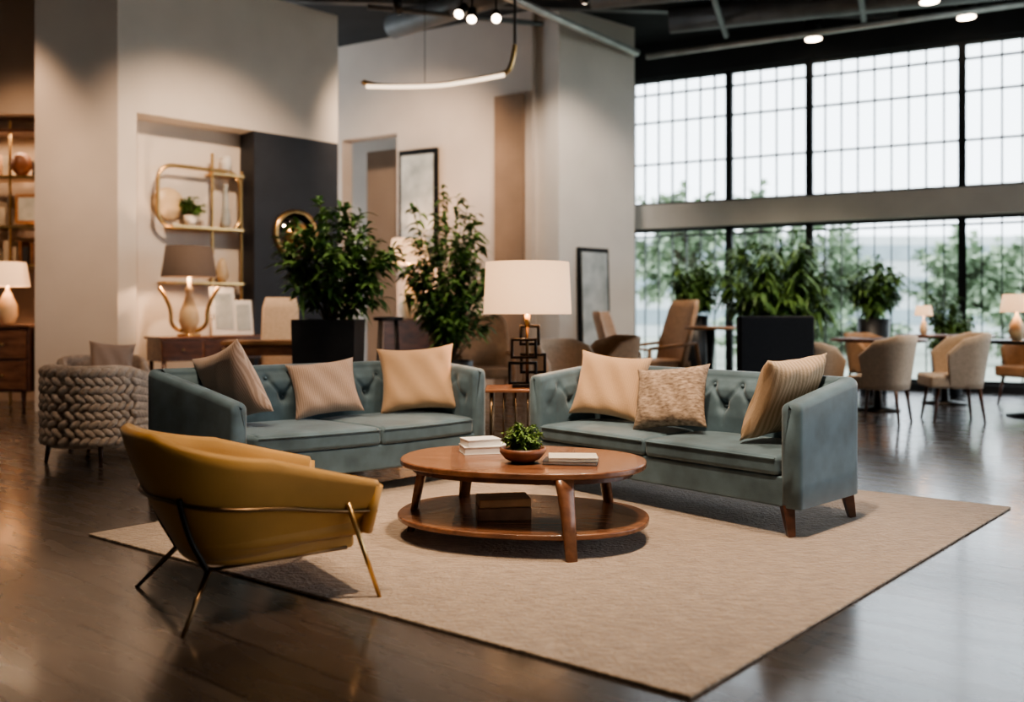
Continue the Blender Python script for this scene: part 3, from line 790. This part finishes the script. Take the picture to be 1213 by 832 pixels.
# ------------------------------------------------------------------ display by the niche
def wp(t, off):
    return (-5.24 + math.cos(AW) * t + math.sin(AW) * off, 11.8 + math.sin(AW) * t - math.cos(AW) * off)
x, y = wp(1.15, .42)
g = group('console_table', (x, y, 0), AW)
box('body', (0, 0, .80), (1.7, .48, .30), M['walnut'], g, bevel=.01)
box('top', (0, 0, .96), (1.76, .52, .03), M['walnut'], g, bevel=.006)
for i, X in enumerate((-.57, 0, .57)):
    box('drawer_%d' % i, (X, -.245, .80), (.54, .02, .24), M['walnutd'], g, bevel=.004); rod('knob_%d' % i, (X, -.255, .8), (X, -.28, .8), .015, .012, M['brass'], g)
for i, (X, Y) in enumerate([(-.8, -.2), (.8, -.2), (.8, .2), (-.8, .2)]): rod('leg_%d' % i, (X, Y, .66), (X, Y, 0), .03, .018, M['walnutd'], g)
x, y = wp(.78, .42)
g = group('sculptural_table_lamp', (x, y, .975), AW - .5)
lathe('foot', [(.001, 0), (.15, 0), (.15, .03), (.001, .03)], M['brass'], g)
lathe('body', [(.04, .03), (.08, .05), (.13, .2), (.12, .33), (.07, .47), (.04, .57), (.06, .64), (.025, .68), (.02, .8)], M['ceramic'], g)
for sg in (1, -1):
    tube('arm_%d' % (sg > 0), [(.02 * sg, 0, .06), (.24 * sg, 0, .08), (.22 * sg, 0, .42), (.38 * sg, 0, .66)], .026, M['brass'], g)
lathe('shade', [(.36, .80), (.30, 1.22), (.295, 1.22), (.355, .80), (.36, .80)], M['shadedim'], g, seg=48, cap=False)
bulb(g, (0, 0, .95), 30)
for i, (t, h, wd) in enumerate([(1.33, .68, .36), (1.62, .5, .3)]):
    x, y = wp(t, .35)
    g = group('picture_frame', (x, y, .975), AW)
    R = -.14
    box('frame', (0, h * .07, h / 2), (wd, .03, h), M['white'], g, rx=R, bevel=.004)
    box('print', (0, h * .07 - .018, h / 2), (wd * .7, .01, h * .74), M['print'], g, rx=R)

g = group('brass_wall_shelf', (-5.24, 11.8, 0), AW)
def rrect(x0, x1, z0, z1, r, y):
    out = []
    for cx, cz, a0 in ((x1 - r, z1 - r, 0), (x0 + r, z1 - r, 90), (x0 + r, z0 + r, 180), (x1 - r, z0 + r, 270)):
        for i in range(7):
            a = math.radians(a0 + 15 * i); out.append((cx + r * math.cos(a), y, cz + r * math.sin(a)))
    return out
tube('loop', rrect(.62, 1.86, 2.5, 3.38, .22, .22), .028, M['brass'], g, cyc=True, smoothpath=False)
for i, X in enumerate((1.42, 1.88)):
    tube('post_%d' % i, [(X, .22, .98), (X, .22, 3.62 if i == 0 else 3.4)], .022, M['brass'], g, smoothpath=False)
for i, (z, a, b) in enumerate([(2.52, .8, 1.88), (3.32, 1.4, 1.88), (1.72, .7, 1.88)]):
    box('shelf_%d' % i, ((a + b) / 2, .28, z), (b - a, .28, .03), M['brass'], g)
g2 = group('round_wall_clock', (-5.24 + .0, 11.8, 0), AW)
lathe('face', [(.001, 0), (.21, 0), (.23, .02), (.21, .04), (.001, .04)], M['ceramic'], g2)
g2.children[0].matrix_local = Matrix.Translation((.84, .40, 2.85)) @ Matrix.Rotation(pi / 2, 4, 'X')
x, y = wp(1.12, -.28)
g = group('potted_herb', (x, y, 2.535))
lathe('pot', [(.07, 0), (.1, .16), (.09, .16), (.001, .13)], M['white'], g)
foliage('herb', g, M['leaf'], (0, 0, .14), (0, 0, .30), (.2, .14, .14), 28, 16, .09, .05, .5, 11, .004)
x, y = wp(1.66, -.28)
g = group('decorative_vase', (x, y, 2.535))
lathe('vase', [(.05, 0), (.075, .1), (.04, .35), (.03, .6), (.045, .66), (.03, .66), (.001, .6)], M['print'], g)
g = group('decorative_vase', (x, y, 3.335))
lathe('vase', [(.08, 0), (.085, .2), (.06, .28), (.05, .28), (.001, .2)], M['white'], g)
x, y = wp(1.6, -.28)
g = group('decorative_vase', (x, y, 1.735))
lathe('vase', [(.05, 0), (.10, .1), (.06, .3), (.03, .36), (.02, .36), (.001, .3)], M['ceramic'], g)
g = group('round_mirror', (-5.24, 11.8, 0), AW)
lathe('rim', [(.33, 0), (.38, .0), (.38, .05), (.33, .05)], M['brass'], g, cap=False)
lathe('glass', [(.001, .01), (.34, .01), (.34, .03), (.001, .03)], M['mirror'], g)
lathe('disc', [(.001, .03), (.19, .03), (.19, .055), (.001, .055)], M['brass'], g)
for ch in g.children: ch.matrix_local = Matrix.Translation((2.66, -.002, 2.5)) @ Matrix.Rotation(pi / 2, 4, 'X')
g = group('writing_desk', (-2.98, 10.9, 0), math.radians(5))
box('top', (0, 0, .93), (1.05, .55, .05), M['oak'], g, bevel=.008)
box('drawer_box', (0, 0, .84), (.95, .48, .13), M['walnut'], g, bevel=.006)
for i, (X, Y) in enumerate([(-.46, -.22), (.46, -.22), (.46, .22), (-.46, .22)]): rod('leg_%d' % i, (X, Y, .85), (X, Y, 0), .028, .018, M['oak'], g)
g = group('high_back_chair', (-3.1, 11.7, 0), math.radians(-85))
rings = []
for z, xx, w_, d_ in ((.5, -.2, .24, .04), (.9, -.22, .25, .045), (1.35, -.26, .24, .04), (1.5, -.28, .2, .03)):
    rings.append([(xx + d_ * math.cos(t), w_ * max(-1, min(1, 1.15 * math.sin(t))), z) for t in [2 * pi * i / 24 for i in range(24)]])
loft('back', rings, M['cream'], g)
box('seat', (.05, 0, .5), (.5, .5, .12), M['cream'], g, bevel=.03)
for i, (X, Y) in enumerate([(-.18, -.2), (.26, -.2), (.26, .2), (-.18, .2)]): rod('leg_%d' % i, (X, Y, .46), (X * 1.1, Y, 0), .024, .016, M['oak'], g)
g = group('bar_stool', (-1.48, 10.6, 0))
lathe('seat', [(.001, 1.2), (.17, 1.2), (.18, 1.24), (.001, 1.25)], M['blackf'], g)
for i in range(4):
    a = pi / 4 + i * pi / 2; rod('leg_%d' % i, (.13 * math.cos(a), .13 * math.sin(a), 1.2), (.2 * math.cos(a), .2 * math.sin(a), 0), .012, .012, M['blackm'], g)

# ------------------------------------------------------------------ left shelving
g = group('built_in_bookshelf', (-7.15, 12.65, 0))
for i, z in enumerate((1.95, 2.5, 3.2, 3.85)):
    box('shelf_%d' % i, (0, 0, z), (2.2, .45, .04), M['brass'] if i < 3 else M['walnutd'], g)
for i, X in enumerate((-1.08, 0.1, 1.0)):
    tube('post_%d' % i, [(X, -.2, .0), (X, -.2, 4.0)], .018, M['brass'], g, smoothpath=False)
R = random.Random(5)
for si, z in enumerate((1.97, 2.52, 3.22)):
    X = -1.0
    while X < .95:
        wd = R.uniform(.04, .09)
        if R.random() < .6:
            h = R.uniform(.2, .36); box('book_%d_%d' % (si, int(X * 100)), (X, 0, z + h / 2), (wd, .22, h), R.choice([M['brown'], M['page'], M['navy'], M['tan']]), g)
        X += wd + .02 + (R.uniform(.1, .3) if R.random() < .2 else 0)
li = bpy.data.lights.new('shelf_light', 'AREA'); li.energy = 14; li.color = (1, .7, .45); li.shape = 'RECTANGLE'; li.size = 2.0; li.size_y = .1
o = bpy.data.objects.new('shelf_light', li); C.objects.link(o); o.parent = g; o.location = (0, -.12, 3.8)
g = group('picture_frame', (-6.72, 12.38, 2.52)); box('frame', (0, 0, .22), (.42, .04, .42), M['oak'], g, bevel=.005); box('print', (0, -.025, .22), (.32, .01, .32), M['print'], g)
g = group('decorative_vase', (-6.9, 12.47, 3.22)); lathe('vase', [(.06, 0), (.14, .12), (.12, .25), (.05, .32), (.04, .32), (.001, .2)], M['clay'], g)
g = group('sideboard_cabinet', (-7.22, 11.75, 0))
box('body', (0, 0, .68), (1.9, .5, .84), M['walnutd'], g, bevel=.012)
box('top', (0, 0, 1.12), (1.94, .54, .04), M['walnut'], g, bevel=.006)
for i in range(3):
    for j in range(2):
        box('drawer_%d_%d' % (i, j), (-.62 + .62 * i, -.255, .48 + .4 * j), (.58, .02, .36), M['walnut'], g, bevel=.005)
        rod('knob_%d_%d' % (i, j), (-.62 + .62 * i, -.26, .48 + .4 * j), (-.62 + .62 * i, -.29, .48 + .4 * j), .015, .015, M['brass'], g)
for i, (X, Y) in enumerate([(-.85, -.18), (.85, -.18), (.85, .18), (-.85, .18)]): rod('leg_%d' % i, (X, Y, .27), (X, Y, 0), .03, .02, M['walnutd'], g)
def small_lamp(loc, s=1, e=25, hb=.5):
    g = group('table_lamp', loc, 0, s)
    lathe('base', [(.08, 0), (.09, .02), (.13, .12), (.12, .25), (.05, .4), (.02, .45), (.015, hb + .05)], M['ceramic'], g)
    lathe('shade', [(.27, hb), (.22, hb + .32), (.215, hb + .32), (.265, hb), (.27, hb)], M['shade'], g, cap=False)
    bulb(g, (0, 0, hb + .12), e)
small_lamp((-6.66, 11.7, 1.14), 1.0, 14)
small_lamp((5.85, 12.6, .98), .45, 3, .6)
small_lamp((6.32, 11.1, .95), .7, 6, .5)
g = group('console_table', (-1.75, 15.55, 0), math.atan2(dd.y, dd.x))
box('top', (0, 0, 1.15), (1.1, .4, .05), M['walnutd'], g, bevel=.006)
box('cabinet', (0, 0, .72), (1.0, .36, .8), M['walnutd'], g, bevel=.006)
for i, (X, Y) in enumerate([(-.45, -.12), (.45, -.12), (.45, .12), (-.45, .12)]): rod('leg_%d' % i, (X, Y, .34), (X, Y, 0), .03, .02, M['walnutd'], g)
small_lamp((-1.8, 15.5, 1.175), 1.35, 30, .72)
u = dd.normalized(); nrm = Vector((u.y, -u.x))
tm = (tb(475) + tb(520)) / 2; pc = p0 + u * tm + nrm * .04
g = group('framed_picture', (pc.x, pc.y, 3.3), math.atan2(dd.y, dd.x))
box('frame', (0, 0, 0), (tb(520) - tb(475), .06, 1.9), M['blackm'], g); box('print', (0, -.04, 0), ((tb(520) - tb(475)) * .84, .02, 1.7), M['print'], g)
pa = math.atan2(15.9 - 14.75, 2.2 - .78)
g = group('framed_picture', (1.40, 15.19, 0), pa)
box('frame', (0, 0, 1.25), (.72, .06, 2.3), M['blackm'], g, rx=-.03); box('print', (0, -.045, 1.25), (.6, .02, 2.15), M['print'], g, rx=-.03)
for i, X in enumerate((-.3, .3)): rod('foot_%d' % i, (X, 0, .12), (X, -.02, 0), .02, .02, M['blackm'], g)

# ------------------------------------------------------------------ lights
spot_head(.6, 3.6, 5.6, (.7, 4.8, 0), 640, (1, .79, .58), 66)
spot_head(-1.6, 5.4, 5.6, (-1.3, 6.6, .4), 400, (1, .78, .56), 62)
spot_head(1.6, 5.0, 5.6, (1.2, 6.0, .4), 400, (1, .81, .62), 62)
spot_head(-1.0, 3.2, 5.6, (-1.1, 4.4, .3), 190, (1, .78, .56), 42)
spot_head(-2.6, 9.6, 5.6, (-4.3, 12.4, 2.6), 460, (1, .71, .48), 70)
spot_head(-4.4, 6.2, 5.6, (-4.6, 9.4, .6), 130, (1, .72, .50), 60)
spot_head(-6.4, 9.8, 5.6, (-6.8, 12.6, 2.4), 170, (1, .68, .44), 60)
spot_head(-.9, 8.2, 5.6, (-1.5, 10.2, 1.8), 380, (1, .78, .58), 60)
spot_head(-1.6, 12.4, 5.6, (-1.8, 16, 3.2), 380, (1, .73, .51), 80)
spot_head(1.0, 12.0, 5.6, (1.0, 15, 3.0), 280, (1, .82, .66), 66)
spot_head(5.2, 9.4, 5.6, (5.0, 10.8, .4), 380, (1, .78, .56), 80)
spot_head(3.4, 11.4, 5.6, (4.0, 13.8, 1.2), 340, (1, .80, .60), 72)

sc = bpy.context.scene
wd = bpy.data.worlds.new('overcast_sky'); sc.world = wd; wd.use_nodes = True
N = wd.node_tree.nodes; L = wd.node_tree.links
bg = N['Background']; bg.inputs['Color'].default_value = (.84, .93, 1.0, 1); bg.inputs['Strength'].default_value = 2.35

# ------------------------------------------------------------------ camera
cd = bpy.data.cameras.new('camera'); cam = bpy.data.objects.new('camera', cd); C.objects.link(cam)
cam.location = (0, 0, 1.3); cam.rotation_euler = (pi / 2, 0, 0)
cd.sensor_width = 36; cd.lens = 1050 / 1213 * 36; cd.shift_y = -(416 - 370) / 1213
cd.dof.use_dof = True; cd.dof.focus_distance = 5.3; cd.dof.aperture_fstop = .9
cd.clip_end = 300
sc.camera = cam
sc.view_settings.view_transform = 'AgX'
sc.view_settings.look = 'AgX - Medium High Contrast'
sc.view_settings.exposure = 0.95
